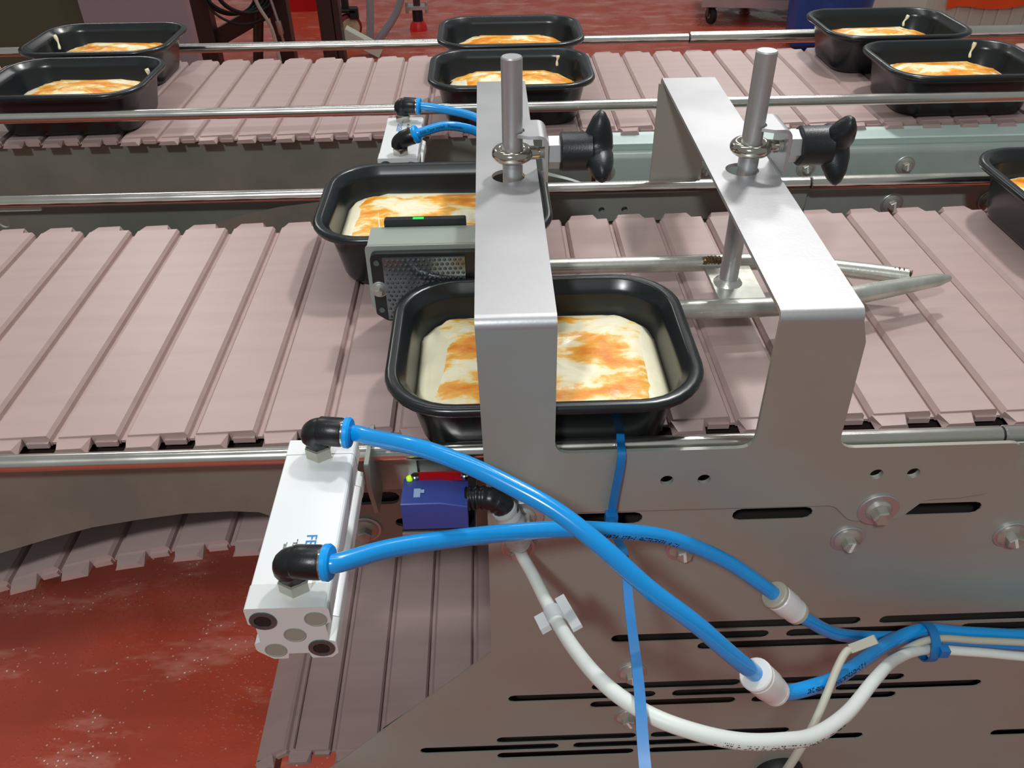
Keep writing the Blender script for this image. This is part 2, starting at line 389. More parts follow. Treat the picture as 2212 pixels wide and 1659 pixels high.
# lower strand, running flat under the frame, rolling over its end on the left
for i in range(0, 16):
    put('slat', me_f, belt, (-214 + PITCH_MM * i, 638, -452))
for ang, x, z in ((-35, -258, -460), (-75, -278, -492), (-90, -282, -542)):
    put('slat', me_f, belt, (x, 638, z), (0, math.radians(ang), 0))
belt2 = thing('conveyor_belt', 'pink plastic slat belt of the rear conveyor carrying three pairs of trays', 'conveyor belt', (0, 1245, -9))
me_b = slat_mesh(BY0, BY1, 1245)
for i in range(-22, 25):
    put('slat', me_b, belt2, (PITCH_MM * i - 8, 1245, 0))

# ------------------------------------------------------------------ bolts
def bolt_meshes(r=6.2, fl=10.5, h=6.5, wr=13.0):
    b = NB(); lathe(b, (0, -1.5, 0), (0, -1, 0), ((fl, 0), (fl, 1.0), (r + 0.8, 2.6)), 24)
    lathe(b, (0, -3.6, 0), (0, -1, 0), ((r, 0), (r, h - 0.8), (r - 1.0, h)), 6, ph=0.3)
    head = mesh_from('bolt', b, (0, 0, 0), 30); head.materials.append(M['bolt'])
    b = NB(); lathe(b, (0, 0, 0), (0, -1, 0), ((wr, 0), (wr, 1.2), (wr - 0.6, 1.7)), 28)
    wash = mesh_from('washer', b, (0, 0, 0), 30); wash.materials.append(M['steel'])
    b = NB(); box(b, -1.1, 1.1, -3.6 - h - 0.25, -3.6 - h + 0.1, -r * 0.75, r * 0.8)
    mark = mesh_from('paint_mark', b, (0, 0, 0)); mark.materials.append(M['paint'])
    return head, wash, mark
BOLT = bolt_meshes()
BIG = bolt_meshes(7.0, 9.5, 7.5, 15.0)
def bolt(parent, x, y, z, big=False, mark=True, ang=0.0):
    h, w, k = BIG if big else BOLT
    o = put('bolt', h, parent, (x, y, z), (0, ang, 0))
    for nm, me in (('washer', w),) + ((('paint_mark', k),) if mark else ()):
        c = bpy.data.objects.new(nm, me); COL.objects.link(c); c.parent = o
    return o

# ------------------------------------------------------------------ front conveyor frame
XZ = lambda y: (lambda u, v, w: (u, y + w, v))
fr = thing('conveyor_chassis', 'steel side plates with slots and bolts of the front conveyor', 'conveyor', (0, 640, -900))
# big slotted plate
outer = fillet([(-9, 18, 2), (-11, -202, 5), (-330, -560, 4), (-330, -760, 4), (720, -760, 4), (720, 18, 2)])
holes = []
for k in range(5): holes.append(slot(44 + 124.5 * k, 103 + 124.5 * k, -45, 12.4))
for zz, xs in ((-176, (163, 311, 458, 605)), (-190, (89, 236, 383, 530)), (-204, (163, 310, 457)),
               (-260, (76, 223)), (-274, (2, 149, 297)), (-288, (76, 223)),
               (-343, (-10, 136)), (-357, (-83, 63, 210)), (-371, (-10, 136)), (-361, (468,)), (-347, (541,)), (-375, (541,)),
               (-440, (-10, 136, 283)), (-454, (-83, 63, 210))):
    for x in xs: holes.append(slot(x, x + 132.5, zz, 10.8))
for x in (116, 142, 263, 289): holes.append(circ(x, -5, 5.2))
b = NB(); plate(b, outer, holes, 1.2, XZ(413)); side = obj('slotted_plate', b, 'plate', fr, ang=20)
for x, z in ((136, -79), (12, -72), (260, -74), (384, -75), (508, -75), (110, -238), (112, -308), (632, -75)): bolt(side, x, 413, z, ang=random.uniform(-.5, .5))
# left plate with arch
arch = [(-124, -107)] + [(-150, -92), (-165, -72), (-184, -60), (-205, -58), (-240, -59), (-276, -64), (-314, -71), (-353, -83), (-394, -97), (-440, -116), (-500, -146), (-560, -182)]
outer = [(5, -4), (5, -105)] + arch + [(-1080, -300), (-1080, -4)]
b = NB(); plate(b, outer, [slot(-112, -76, -49, 13), slot(-82, -45, -76, 9)], 3, XZ(445)); lp = obj('arched_plate', b, 'dull', fr, ang=20)
bolt(lp, -62, 445, -82, mark=False); bolt(lp, -106, 445, -82, mark=False)
# rear plates, seen above the belt
outer = [(-130, 10), (-130, 4), (-193, -1), (-240, -6), (-284, -15), (-326, -28), (-360, -44), (-1080, -120), (-1080, 10)]
b = NB(); plate(b, outer, [slot(-620, -503, -1, 6), circ(-551, -17, 6.5)], 3, XZ(866)); obj('rear_arched_plate', b, 'dull', fr, ang=20)
b = NB(); plate(b, [(-60, 14), (-60, -420), (760, -420), (760, 14)], [], 3, XZ(866)); rp = obj('rear_plate', b, 'galv', fr, ang=20)
for k in range(4): bolt(rp, 460 + 113 * k, 866, -20, ang=random.uniform(-.2, .2))
for x, y in ((-1050, 448), (640, 418), (-1050, 866), (700, 870)):
    b = NB(); box(b, x - 25, x + 25, y + (4 if y < 600 else -54), y + (54 if y < 600 else -4), -900, -100); obj('leg', b, 'steel', fr)
b = NB(); box(b, -700, 700, 470, 810, -40, -14); obj('belt_bed', b, 'brown', fr)
b = NB(); plate(b, [(0, -16), (0, -225), (-120, -352), (-120, -700), (715, -700), (715, -16)], [], 3, XZ(432)); obj('shade_backing', b, 'slot_shade', fr)  # added dark sheet, standing in for the shade inside the slotted plate
b = NB(); plate(b, [(-116, -14), (-116, -100), (-4, -100), (-4, -14)], [], 2, XZ(452)); obj('shade_backing', b, 'slot_shade', fr)  # same dark backing, added for the shade behind the arched plate's slots

# ------------------------------------------------------------------ rear conveyor frame
fr2 = thing('conveyor_chassis', 'steel channel and side plate of the rear conveyor with a pale wear strip', 'conveyor', (0, 1250, -900))
b = NB(); plate(b, [(-1100, -13), (140, -13), (140, -380), (-1100, -380)], [], 3, XZ(1086)); obj('side_plate', b, 'dull', fr2)
b = NB()
prof = [(1072, -12), (1072, -14), (1054, -22), (1046, -24), (1042, -27), (1040, -32), (1040, -330), (1043, -330), (1043, -33), (1045, -29), (1049, -27), (1058, -24), (1076, -16)]
rings(b, [[(x, y, z) for y, z in prof] for x in (140, 1150)])
ch = obj('channel', b, 'galv', fr2, ang=60)
for k in range(6): bolt(ch, 152 + 134.5 * k, 1040, -48, ang=random.uniform(-.3, .3))
b = NB(); box(b, 120, 1150, 1050, 1074, -21, -10, Matrix.Rotation(0.32, 3, 'X')); obj('wear_strip', b, 'pale', fr2)
b = NB(); plate(b, [(-1100, -13), (1150, -13), (1150, -300), (-1100, -300)], [], 3, XZ(1432)); obj('side_plate', b, 'dull', fr2)
b = NB(); box(b, -1100, 1100, 1092, 1400, -40, -14); obj('belt_bed', b, 'brown', fr2)
for x, y in ((-900, 1095), (900, 1095), (-900, 1380), (900, 1380)):
    b = NB(); box(b, x - 25, x + 25, y, y + 50, -900, -40); obj('leg', b, 'steel', fr2)

# ------------------------------------------------------------------ guide rails
def rail(label, y, z, r, joint, r2, ylug, zlug, x0=-1100, x1=1100, lug=(-560, 640)):
    t = thing('guide_rail', label, 'rail', (0, y, z - r), 'round guide rails')
    b = NB(); cyl(b, (x0, y, z), (joint - 2, y, z), r, n=28); obj('rod', b, 'rail', t)
    b = NB(); lathe(b, (joint, y, z), (1, 0, 0), ((r2 - 0.8, 0), (r2, 1.0), (r2, x1 - joint)), 28); obj('sleeve', b, 'rail', t)
    b = NB(); cyl(b, (joint - 4, y, z), (joint + 2, y, z), r - 1.2, n=20); obj('joint_ring', b, 'rubber', t)
    for x in lug:
        b = NB(); sg = -1 if ylug > y else 1; tube(b, [(x, y, z), (x, y + sg * 3, (z + zlug) / 2), (x, y, zlug), (x, ylug, zlug)], 3.5, 10, 5); obj('standoff', b, 'steel', t)
rail('polished guide rail in front, running behind the white cylinder and steel bridge feet', 430, 11, 6.2, 356, 6.6, 447, -10, lug=(-480, 660))
rail('polished guide rail behind the front belt, below the far white cylinder', 852, 14, 6.6, 354, 7.8, 868, 2, lug=(-720, 660))
rail('polished guide rail in front of the rear belt trays', 1058, 35, 7.0, 900, 7.6, 1090, -30, lug=(-700, 850))
rail('polished guide rail farthest back, against the red floor', 1456, 9, 7.6, 342, 10.5, 1436, -25, lug=(-960, 1020))

# ------------------------------------------------------------------ bridge bracket
br = thing('bridge_bracket', 'bent sheet steel bridge with two arms spanning the front conveyor', 'bracket', (110, 634, -56))
low = [(352, -27, 14), (330, -31, 10), (305, -32, 12), (291, -52, 14), (255, -52, 14), (240, -35, 12), (48, -34, 12), (34, -52, 14), (-4, -52, 12)]
outer = fillet([(-12.5, 124, 0), (37, 124, 0), (37.5, 23, 11), (172, 23, 11), (171, 124, 0), (222, 124, 0), (227, 108, 10), (230, 20.5, 12), (359, 20.5, 10), (359, -5, 14)] + low + [(-10, 0, 0)])
b = NB(); plate(b, outer, [circ(116, -5, 4.6), circ(142, -5, 4.6), circ(263, -5, 4.6), circ(289, -5, 4.6)], 3, XZ(410))
pl = obj('front_plate', b, 'plate', br, ang=20)
bolt(pl, 273, 410, -40, True, False, 0.2); bolt(pl, 16, 410, -36, True, False, 0.4)
outer2 = fillet([(-12, 124, 0), (37, 124, 0), (37, 12, 10), (176, 12, 10), (176, 124, 0), (232, 124, 0), (232, 12, 10), (356, 12, 10), (356, -30, 14), (-10, -30, 8)])
b = NB(); plate(b, outer2, [circ(124, -16, 3.6), circ(150, -16, 3.6), circ(271, -16, 3.6)], 3, XZ(859)); obj('rear_plate', b, 'plate', br, ang=20)
def arm(xa0, xa1, xb0, xb1, hx, hy, nm):
    """xa: front edge x range, xb: rear edge x range"""
    R = 7.0; yf, yr = 410.0, 862.0
    b = NB()
    q0, q1 = yf + R, yr - R
    lerp = lambda y, a, c: a + (c - a) * (y - yf) / (yr - yf)
    outl = [(lerp(q0, xa0, xb0), q0), (lerp(q0, xa1, xb1), q0), (lerp(q1, xa1, xb1), q1), (lerp(q1, xa0, xb0), q1)]
    plate(b, outl, [circ(hx, hy, 13.2, 28)], 3, lambda u, v, w: (u, v, 128 + w))
    for yc, s, x0, x1 in ((q0, -1, outl[0][0], outl[1][0]), (q1, 1, outl[3][0], outl[2][0])):
        xe0, xe1 = (xa0, xa1) if s < 0 else (xb0, xb1)
        rs = []
        for k in range(9):
            a = math.radians(90 * k / 8); u = k / 8
            X0 = x0 + (xe0 - x0) * u; X1 = x1 + (xe1 - x1) * u
            ro, ri = R, R - 3
            yo, zo = yc + s * ro * math.sin(a), 124 + ro * math.cos(a); yi, zi = yc + s * ri * math.sin(a), 124 + ri * math.cos(a)
            rs.append([(X0, yo, zo), (X1, yo, zo), (X1, yi, zi), (X0, yi, zi)])
        rings(b, rs)
    obj(nm, b, 'steel', br, ang=35)
arm(-12.5, 37, -12, 37, 13.5, 619, 'arm'); arm(171, 222, 178, 232, 200.5, 621, 'arm')

# ------------------------------------------------------------------ lane divider hung from two rods
dv = thing('lane_divider', 'welded steel lane divider of two bars meeting in a point, hung on two rods', 'divider', (200, 618, 16))
for x, y in ((17, 618), (204, 620)):
    b = NB(); lathe(b, (x, y, 27), (0, 0, 1), ((8, 0), (8, 195), (7.2, 196)), 28); obj('rod', b, 'steel', dv)
    b = NB(); box(b, x - 14, x + 26, 584, 652, 24, 28); obj('gusset', b, 'weld', dv)
    b = NB(); lathe(b, (x, y, 27.5), (0, 0, 1), ((13, 0), (11.5, 2), (8.4, 5)), 18); obj('weld_bead', b, 'weld', dv)
b = NB(); tube(b, [(22, 579, 27), (120, 579, 27), (225, 579, 27), (262, 583, 27), (330, 600.5, 27), (399, 618, 27.5)], lambda t: 8.2 if t < 0.78 else (8.2 - (t - 0.78) / 0.2 * 2.6 if t < 0.98 else 3.0), 18); obj('bar', b, 'weld', dv)
b = NB(); tube(b, [(22, 656, 27), (120, 656, 27), (225, 656, 27), (262, 653, 27), (320, 637, 27), (364, 623, 27)], 7.6, 18); obj('bar', b, 'weld', dv)
b = NB(); tube(b, [(188, 651, 32), (196, 651, 33), (206, 651, 32)], lambda t: 3.6 + 0.8 * math.sin(t * 40), 10); obj('weld_bead', b, 'bead', dv)
b = NB(); tube(b, [(346, 628, 31), (356, 625, 32), (366, 621, 31)], lambda t: 2.6 + 0.7 * math.sin(t * 40), 10); obj('weld_bead', b, 'bead', dv)
b = NB(); box(b, 16, 22, 572, 662, 19, 35); obj('end_bar', b, 'weld', dv)

# ------------------------------------------------------------------ rod clamps with star grips
def clamp(dx, dy, label, ph):
    x, y, z = 17 + dx, 618 + dy, 150
    t = thing('rod_clamp', label, 'clamp', (x + 25, y, 131), 'rod clamps on the bridge arms')
    b = NB()     # eye of the eye bolt
    rs = []
    for i in range(29):
        a = 2 * math.pi * i / 28; c = Vector((x + 11.8 * math.cos(a), y + 11.8 * math.sin(a), z))
        o_ = Vector((math.cos(a), math.sin(a), 0)); rs.append([c + o_ * 4.6 * math.cos(2 * math.pi * k / 12) + Vector((0, 0, 1)) * 5.0 * math.sin(2 * math.pi * k / 12) for k in range(12)])
    rings(b, rs, False, False)
    lathe(b, (x + 13, y, z), (1, 0, 0), ((5.5, 0), (5.2, 5), (4.8, 8)), 16)
    obj('eye', b, 'chrome', t)
    b = NB(); pr = []
    for i in range(33): pr.append((4.9 if i % 2 else 4.0, i * 0.75))
    lathe(b, (x + 19, y, z), (1, 0, 0), pr, 16); obj('threaded_shank', b, 'bolt', t)
    b = NB()     # bent sheet: notched top flange and vertical wall
    R = 5; pts = [(y - 13, -1)]
    arcn = [(x + 9 - 0 * k, 0) for k in range(1)]
    notch = [(x + 9.5 * math.cos(math.radians(a)), y + 9.5 * math.sin(math.radians(a))) for a in range(-70, 71, 14)]
    outl = [(x + 20, y - 13)] + [(x + 12, y - 13)] + notch + [(x + 8, y + 22), (x + 20, y + 22)]
    plate(b, outl, [], 2.6, lambda u, v, w: (u, v, 165.4 + w))
    rs = []
    for k in range(7):
        a = math.radians(15 * k); rs.append([(x + 20 + 7 * math.sin(a), yy, 161 + 7 * math.cos(a)) for yy in (y - 13, y + 22)] + [(x + 20 + 4.4 * math.sin(a), yy, 161 + 4.4 * math.cos(a)) for yy in (y + 22, y - 13)])
    rs.append([(x + 27, y - 13, 131), (x + 27, y + 22, 131), (x + 24.4, y + 22, 131), (x + 24.4, y - 13, 131)])
    rings(b, rs); obj('angle_bracket', b, 'steel', t, ang=45)
    b = NB(); lathe(b, (x + 27, y, z), (1, 0, 0), ((11.4, 0), (12.4, 0.8), (12.4, 9.4), (11.8, 10.2)), 6, ph=0.25); obj('hex_nut', b, 'steel', t, ang=25)
    b = NB(); lathe(b, (x + 37, y, z), (1, 0, 0), ((14.4, 0), (15.2, 1), (15.2, 20), (16, 24)), 28)
    hub = obj('grip', b, 'knob', t)
    b = NB(); rs = []; n = 64
    for sx, s in ((54, 0.40), (57, 0.62), (60.5, 0.84), (64.5, 0.97), (68, 1.0), (71.5, 0.93), (75, 0.72), (77.5, 0.42), (78.2, 0.12)):
        ring = []
        for i in range(n):
            a = 2 * math.pi * i / n; l_ = 0.5 + 0.5 * math.cos(3 * (a - ph)); r = (11.5 + 20 * l_ ** 1.5) * s
            lean = 4.0 * l_ * (1 if sx < 66 else 0.4)
            ring.append((x + sx + lean * 0.6 - 1, y + r * math.sin(a), z + r * math.cos(a)))
        rs.append(ring)
    rings(b, rs); obj('lobes', b, 'knob', hub, ang=60)
    return t
clamp(0, 0, 'rod clamp with black star grip on the bridge arm beside the far white cylinder', 0.15)
clamp(187, 2, 'rod clamp with black star grip on the bridge arm farther right', -0.55)

# ------------------------------------------------------------------ reflectors on the divider
rf = thing('reflector', 'square prismatic reflector in black housing facing the camera behind the front tray', 'reflector', (-55, 592, 17))
b = NB(); outl = fillet([(-101, 86, 2), (20, 86, 2), (20, 17, 2), (-88, 17, 9), (-103, 30, 2), (-103, 84, 6)])
plate(b, outl, [], 2.4, XZ(592)); box(b, -101, 20, 594, 625, 83.6, 86); obj('mounting_plate', b, 'plate', rf, ang=30)
b = NB(); plate(b, fillet([(-99, 82, 6), (-8, 82, 6), (-8, 19, 6), (-90, 19, 6), (-99, 26, 4)]), [], 6, XZ(586)); obj('housing', b, 'black', rf, ang=30)
b = NB(); box(b, -89, -23, 583.6, 586, 22, 79)
for i in range(16):
    for j in range(14):
        x = -86.8 + i * 4.13 + (2.06 if j % 2 else 0); z = 24.5 + j * 4.05
        if x > -24: continue
        lathe(b, (x, 584.1, z), (0, -1, 0), ((2.05, 0), (0.25, 1.9)), 6, ph=0.5)
obj('prism_lens', b, 'lens', rf, ang=10)
bolt(rf, -94, 586, 50, mark=False).scale = (0.55, 0.75, 0.55)
for z in (74, 30):
    b = NB(); lathe(b, (-94, 586, z), (0, -1, 0), ((2.6, 0), (2.4, 0.8)), 12); obj('screw', b, 'socket', rf)
rf2 = thing('reflector', 'thin black reflector strip showing a green light, behind the square one', 'reflector', (-55, 628, 17))
b = NB(); plate(b, fillet([(-90, 92, 2), (-22, 92, 2), (-22, 17, 4), (-90, 17, 4)]), [], 6, XZ(625.5)); obj('housing', b, 'black', rf2, ang=30)
b = NB(); box(b, -66, -57, 626, 629.5, 91.9, 92.4); obj('light', b, 'led_g', rf2)

# ------------------------------------------------------------------ pneumatic cylinders
def elbow(t, x, y, z, tilt, hh=19):
    """screw-in elbow pointing +x; returns hose start"""
    b = NB(); lathe(b, (x, y, z - 1), (0, 0, 1), ((8.6, 0), (9.2, 1), (9.2, 8.4), (8.2, 9.4)), 6); nut = obj('elbow_fitting', b, 'chrome', t, ang=25)
    d = Vector((math.cos(tilt), -0.12, math.sin(tilt))).normalized()
    c = Vector((x - 1, y, z + hh))
    b = NB(); lathe(b, (x, y, z + 7), (0, 0, 1), ((6.6, 0), (7.8, 2), (8.0, hh - 7)), 20)
    tube(b, [c + Vector((0, 0, -6)) - d * 0.5, c + Vector((0, 0, -2)), c + d * 4 + Vector((0, 0, 0)), c + d * 12], 8.4, 20, 5)
    lathe(b, c + d * 2, d, ((8.0, 0), (9.2, 2), (9.2, 15), (8.6, 16.5)), 24)
    obj('elbow_body', b, 'black', nut, ang=40)
    b = NB(); lathe(b, c + d * 18, d, ((8.7, 0), (8.7, 1.0)), 24); obj('grip_ring', b, 'chrome', nut)
    b = NB(); lathe(b, c + d * 19, d, ((7, 0), (9.6, 0.4), (9.8, 3.0), (8.8, 4.4), (6.4, 5.0)), 24); obj('release_collar', b, 'collar', nut)
    return c + d * 21, d
def marks(bm, n, size, to3d):
    """illegible printed characters"""
    rnd = random.Random(n); u = 0.0
    for k in range(n):
        if rnd.random() < 0.14: u += size * 0.6
        w_ = size * rnd.uniform(0.28, 0.5); st = size * 0.13
        for q in range(rnd.choice((2, 3, 3))):
            if rnd.random() < 0.5: x0, x1, y0, y1 = 0, w_, rnd.choice((0, size * 0.3, size * 0.58)), 0; y1 = y0 + st
            else: x0 = rnd.choice((0, w_ - st, w_ / 2)); x1 = x0 + st; y0, y1 = 0, size * 0.7
            vs_ = box(bm, u + x0, u + x1, y0, y1, -0.05, 0.06)
            for v in vs_: v.co = Vector(to3d(v.co.x, v.co.y, v.co.z))
        u += w_ + size * 0.16
def cylinder(label, cx, y0, y1, face, words):
    """square profile; face = -1 when the screwed end cap faces the camera"""
    t = thing('pneumatic_cylinder', label, 'cylinder', (cx, (y0 + y1) / 2, 3), 'pneumatic cylinders')
    prof = fillet([(-22, 22, 1.5), (22, 22, 3.5), (22, 9, 1), (18.5, 7.5, 0), (18.5, -6.5, 0), (22, -8, 1), (22, -18, 1), (18, -22, 2), (7, -22, 1), (6, -17.5, 0), (-5, -17.5, 0), (-6, -22, 1), (-14, -22, 3), (-22, -14, 4), (-22, -8, 1), (-18.5, -6.5, 0), (-18.5, 7.5, 0), (-22, 9, 1)], 4)
    ext = lambda ya, yb, s: (lambda bm: rings(bm, [[(cx + px * s, y, 25 + pz * s) for px, pz in prof] for y in (ya, yb)]))
    b = NB(); ext(y0 + 16, y1 - 14, 0.985)(b); obj('body', b, 'alu', t, ang=20)
    b = NB(); ext(y0, y0 + 15.6, 1.0)(b); c0 = obj('end_cap', b, 'alu2' if face < 0 else 'alu', t, ang=20)
    b = NB(); ext(y1 - 13.6, y1, 1.0)(b); obj('end_cap', b, 'alu', t, ang=20)
    for (ax, az) in ((-13.5, 12), (13.5, -13)):
        b = NB(); lathe(b, (cx + ax, y0 + 0.2, 25 + az), (0, -1, 0), ((7.2, 0), (7.2, 0.8), (6.2, 1.1), (4.6, 1.1), (4.4, 0.3)), 24); s_ = obj('socket_screw', b, 'socket', c0)
        b = NB(); lathe(b, (cx + ax, y0, 25 + az), (0, -1, 0), ((4.5, 0), (4.5, 0.7)), 6); obj('hex_recess', b, 'rubber', s_)
    for (ax, az) in ((14, 12), (-11.5, -14), (1, -1)):
        b = NB(); lathe(b, (cx + ax, y0, 25 + az), (0, -1, 0), ((6.0, 0), (6.0, 0.35), (5.5, 0.4), (5.2, 0.15)), 24); obj('port_shade_disc', b, 'port_shade', c0)  # flat discs, the shade of the holes is in their colour
    return t
FYC0, FYC1, FCX = 272, 404, -113
pc = cylinder('white pneumatic cylinder in the foreground pointing at the camera, two blue hoses on top', FCX, FYC0, FYC1, -1, True)
b = NB(); text_mesh(b, 'FESTO', 8.6, lambda u, v, w: (-110 + v, 322.5 - u, 47.05 + w)); obj('lettering', b, 'inkblue', pc)
b = NB(); marks(b, 9, 3.4, lambda u, v, w: (-117 + v, 319 - u, 47.05 + w)); marks(b, 7, 2.4, lambda u, v, w: (-122 + v, 317 - u, 47.05 + w)); obj('lettering', b, 'inkgrey', pc)
h1, d1 = elbow(pc, -113, 391, 47, -0.03); h2, d2 = elbow(pc, -110, 287, 46.5, 0.06)
b = NB(); plate(b, fillet([(403, 24, 3), (446, 24, 2), (446, -36, 3), (415, -36, 10), (403, 0, 6)]), [], 3, lambda u, v, w: (-90 + w, u, v)); box(b, -90, -60, 441, 444.5, -36, 0); obj('mounting_bracket', b, 'plate', pc, ang=25)
pc2 = cylinder('smaller looking white pneumatic cylinder behind the front belt, beside the left bridge arm', -102, 868, 994, 1, True)
b = NB(); text_mesh(b, 'FESTO', 8.6, lambda u, v, w: (-104 - v, 950 + u, 47.05 + w)); obj('lettering', b, 'inkblue', pc2)
b = NB(); marks(b, 9, 3.4, lambda u, v, w: (-96 - v, 950 + u, 47.05 + w)); marks(b, 7, 2.4, lambda u, v, w: (-91 - v, 950 + u, 47.05 + w)); obj('lettering', b, 'ink', pc2)
h3, d3 = elbow(pc2, -104, 984, 47, -0.05); h4, d4 = elbow(pc2, -99, 881, 46.5, 0.38, 15)
b = NB(); plate(b, fillet([(866, 40, 3), (900, 40, 3), (900, -30, 3), (866, -30, 3)]), [], 3, lambda u, v, w: (-82 + w, u, v)); obj('mounting_bracket', b, 'plate', pc2, ang=25)

# ------------------------------------------------------------------ hoses
def printing(t, sp, s, size, r, start, upv):
    """letters set round the hose along its length"""
    fr_ = frames(sp); L_ = [0]
    for a, c in zip(sp, sp[1:]): L_.append(L_[-1] + (c - a).length)
    U_ = Vector(upv)
    def to3d(u, v, w):
        q = min(max(start + u, 0), L_[-1] - 0.01); i = 0
        while L_[i + 1] < q: i += 1
        p = sp[i] + (sp[i + 1] - sp[i]) * ((q - L_[i]) / (L_[i + 1] - L_[i])); d = fr_[i][3]
        n_ = (U_ - d * U_.dot(d)).normalized(); s_ = n_.cross(d)
        a = (v - size * 0.35) / r
        return p + (n_ * math.cos(a) + s_ * math.sin(a)) * (r + 0.12 + w)
    b = NB(); (marks if isinstance(s, int) else text_mesh)(b, s, size, to3d); obj('printing', b, 'ink', t)
def hose(name, label, pts, r, m, grp, prt=None, cat='hose'):
    t = thing(name, label, cat, min((Vector(p) for p in pts), key=lambda p: p.z), grp)
    b = NB(); sp_ = tube(b, pts, r, 18, 7); obj('tube', b, m, t, ang=60)
    if prt: printing(t, sp_, *prt)
    return t, sp_
G = 'blue air hoses'
up_pts = [h1 - d1 * 1, h1 + d1 * 6, (-76, 380, 68), (-47, 358, 79), (-20, 341, 81), (5, 327, 77), (30, 313, 70), (54, 298, 57), (79, 287, 35), (107, 282, 9), (132, 281, -21), (152, 284, -47)]
lo_pts = [h2 - d2 * 1, h2 + d2 * 6, (-62, 300, 58), (-35, 314, 48), (5, 332, 33), (42, 345, 20), (79, 357, 3), (112, 367, -16), (151, 371, -43), (180, 370, -68), (195, 370, -83)]
hose('air_hose', 'bright blue air hose from the upper fitting, crossing over the other hose', up_pts, 5.2, 'hose', G)
hose('air_hose', 'bright blue air hose from the lower fitting, crossing under the other hose', lo_pts, 5.2, 'hose', G, (30, 4.2, 5.2, 158, (-0.2, -0.92, 0.12)))
def connector(label, a, d, m1, m2, L_):
    d = Vector(d).normalized(); a = Vector(a)
    t = thing('hose_connector', label, 'connector', a + d * L_, 'inline hose connectors')
    b = NB(); lathe(b, a, d, ((6, 0), (9.6, 0.3), (10.4, 1.2), (10.4, 3.6), (9.2, 4.6)), 24); obj('collar', b, m2, t)
    b = NB(); lathe(b, a + d * 4.4, d, ((9.2, 0), (10.2, 1), (10.2, L_ * 0.45), (9.4, L_ * 0.55), (9.4, L_ - 9), (8.6, L_ - 8)), 24); obj('body', b, m1, t)
    b = NB(); lathe(b, a + d * (L_ - 4), d, ((8.0, 0), (9.0, 0.6), (9.0, 3.2), (6, 3.8)), 24); obj('collar', b, m2, t)
    return a + d * L_
e1 = connector('white inline hose connector on the lower hanging blue hose', (150.5, 283.6, -45), (0.55, 0.10, -0.78), 'conn', 'conn', 33)
e2 = connector('pale grey inline hose connector higher up on the blue hose', (193, 370, -81), (0.66, -0.06, -0.66), 'conn', 'conn2', 31)
hose('air_hose', 'deep blue hose tail leaving the white connector towards the cable bundle', [e1 - V(2, 0, -2), e1 + V(10, 5, -9), (200, 300, -88), (226, 317, -105), (263, 346, -127), (297, 372, -146), (328, 384, -150), (372, 387, -161), (470, 388, -172), (760, 390, -186)], 5.0, 'hose', G, (34, 4.0, 5.0, 30, (-0.3, -0.7, 0.6)))
hose('air_hose', 'deep blue hose tail leaving the grey connector towards the cable bundle', [e2 - V(2, 0, -2), e2 + V(9, 1, -9), (250, 374, -136), (284, 383, -156), (331, 387, -164.5), (372, 389, -174), (470, 390, -187), (760, 392, -202)], 5.0, 'hose', G)
hose('air_hose', 'blue air hose from the back fitting of the far cylinder', [h3 - d3, h3 + d3 * 6, (-54, 976, 62), (-15, 962, 56), (25, 945, 36), (60, 930, -20)], 5.0, 'hose', G)
hose('air_hose', 'curved blue air hose with printing from the front fitting of the far cylinder', [h4 - d4, h4 + d4 * 5, (-52, 888, 74), (-32, 895, 70), (-10, 904, 58), (18, 915, 26), (36, 918, -30)], 5.0, 'hose', G, ('500 Type tested   Pneumatic', 4.2, 5.0, 6, (0, -0.9, 0.25)))

# ------------------------------------------------------------------ photoelectric sensor and its cable
ps = thing('photo_sensor', 'blue photoelectric sensor with red lens under the front rail', 'sensor', (-45, 400, -22))
b = NB(); rs = []
prof = fillet([(385, 5, 1.5), (414, 1, 1.5), (414, -20, 1), (385, -20, 1.5)], 3)
rings(b, [[(x, y, z - dz * (1 if z > -8 else 0)) for y, z in prof] for x, dz in ((-66, 0), (-40, 0), (-22, 4))]); obj('housing', b, 'sensor', ps, ang=25)
b = NB(); box(b, -56, -24, 411, 416, 0, 4.5); obj('lens', b, 'redlens', ps)
b = NB(); box(b, -58, -53.5, 392, 400, 4.0, 4.35); box(b, -53.4, -51, 396, 399, 4.0, 4.3); obj('print_mark', b, 'sensor2', ps)
b = NB(); lathe(b, (-62, 412, 0.5), (0, 0, 1), ((2.2, 0), (2.2, 3), (1.2, 4)), 14); obj('light', b, 'led_y', ps)
for x in (-58, -24): b = NB(); lathe(b, (x, 413, 1.5), (0, 0, 1), ((3.2, 0), (3.2, 2.6), (2.4, 3.4)), 14); obj('screw', b, 'chrome', ps)
b = NB(); box(b, -67, -17, 384, 441, -25, -22); box(b, -67, -17, 441, 445, -45, -22); obj('mounting_angle', b, 'steel', ps)
b = NB(); box(b, -67, -18, 385, 413, -22, -19.5); obj('base', b, 'black', ps)
b = NB(); tube(b, [(-23, 399, -6), (-16, 399, -5), (-6, 398, -6), (3, 397, -14), (8, 397, -30), (10, 398, -42)], lambda t: 8.0 + 0.6 * math.sin(t * 70) if t < 0.55 else 8.0 + 0.6 * math.sin(t * 70) - 2 * (t - 0.55), 16, 8); obj('cable_plug', b, 'black', ps, ang=70)
b = NB(); tube(b, [(2, 396, -13), (8, 396, -28), (10.5, 398, -44), (12, 401, -52)], lambda t: 8.8 + 0.5 * math.sin(t * 45), 16, 8); obj('clear_wrap', b, 'clear', ps, ang=70)
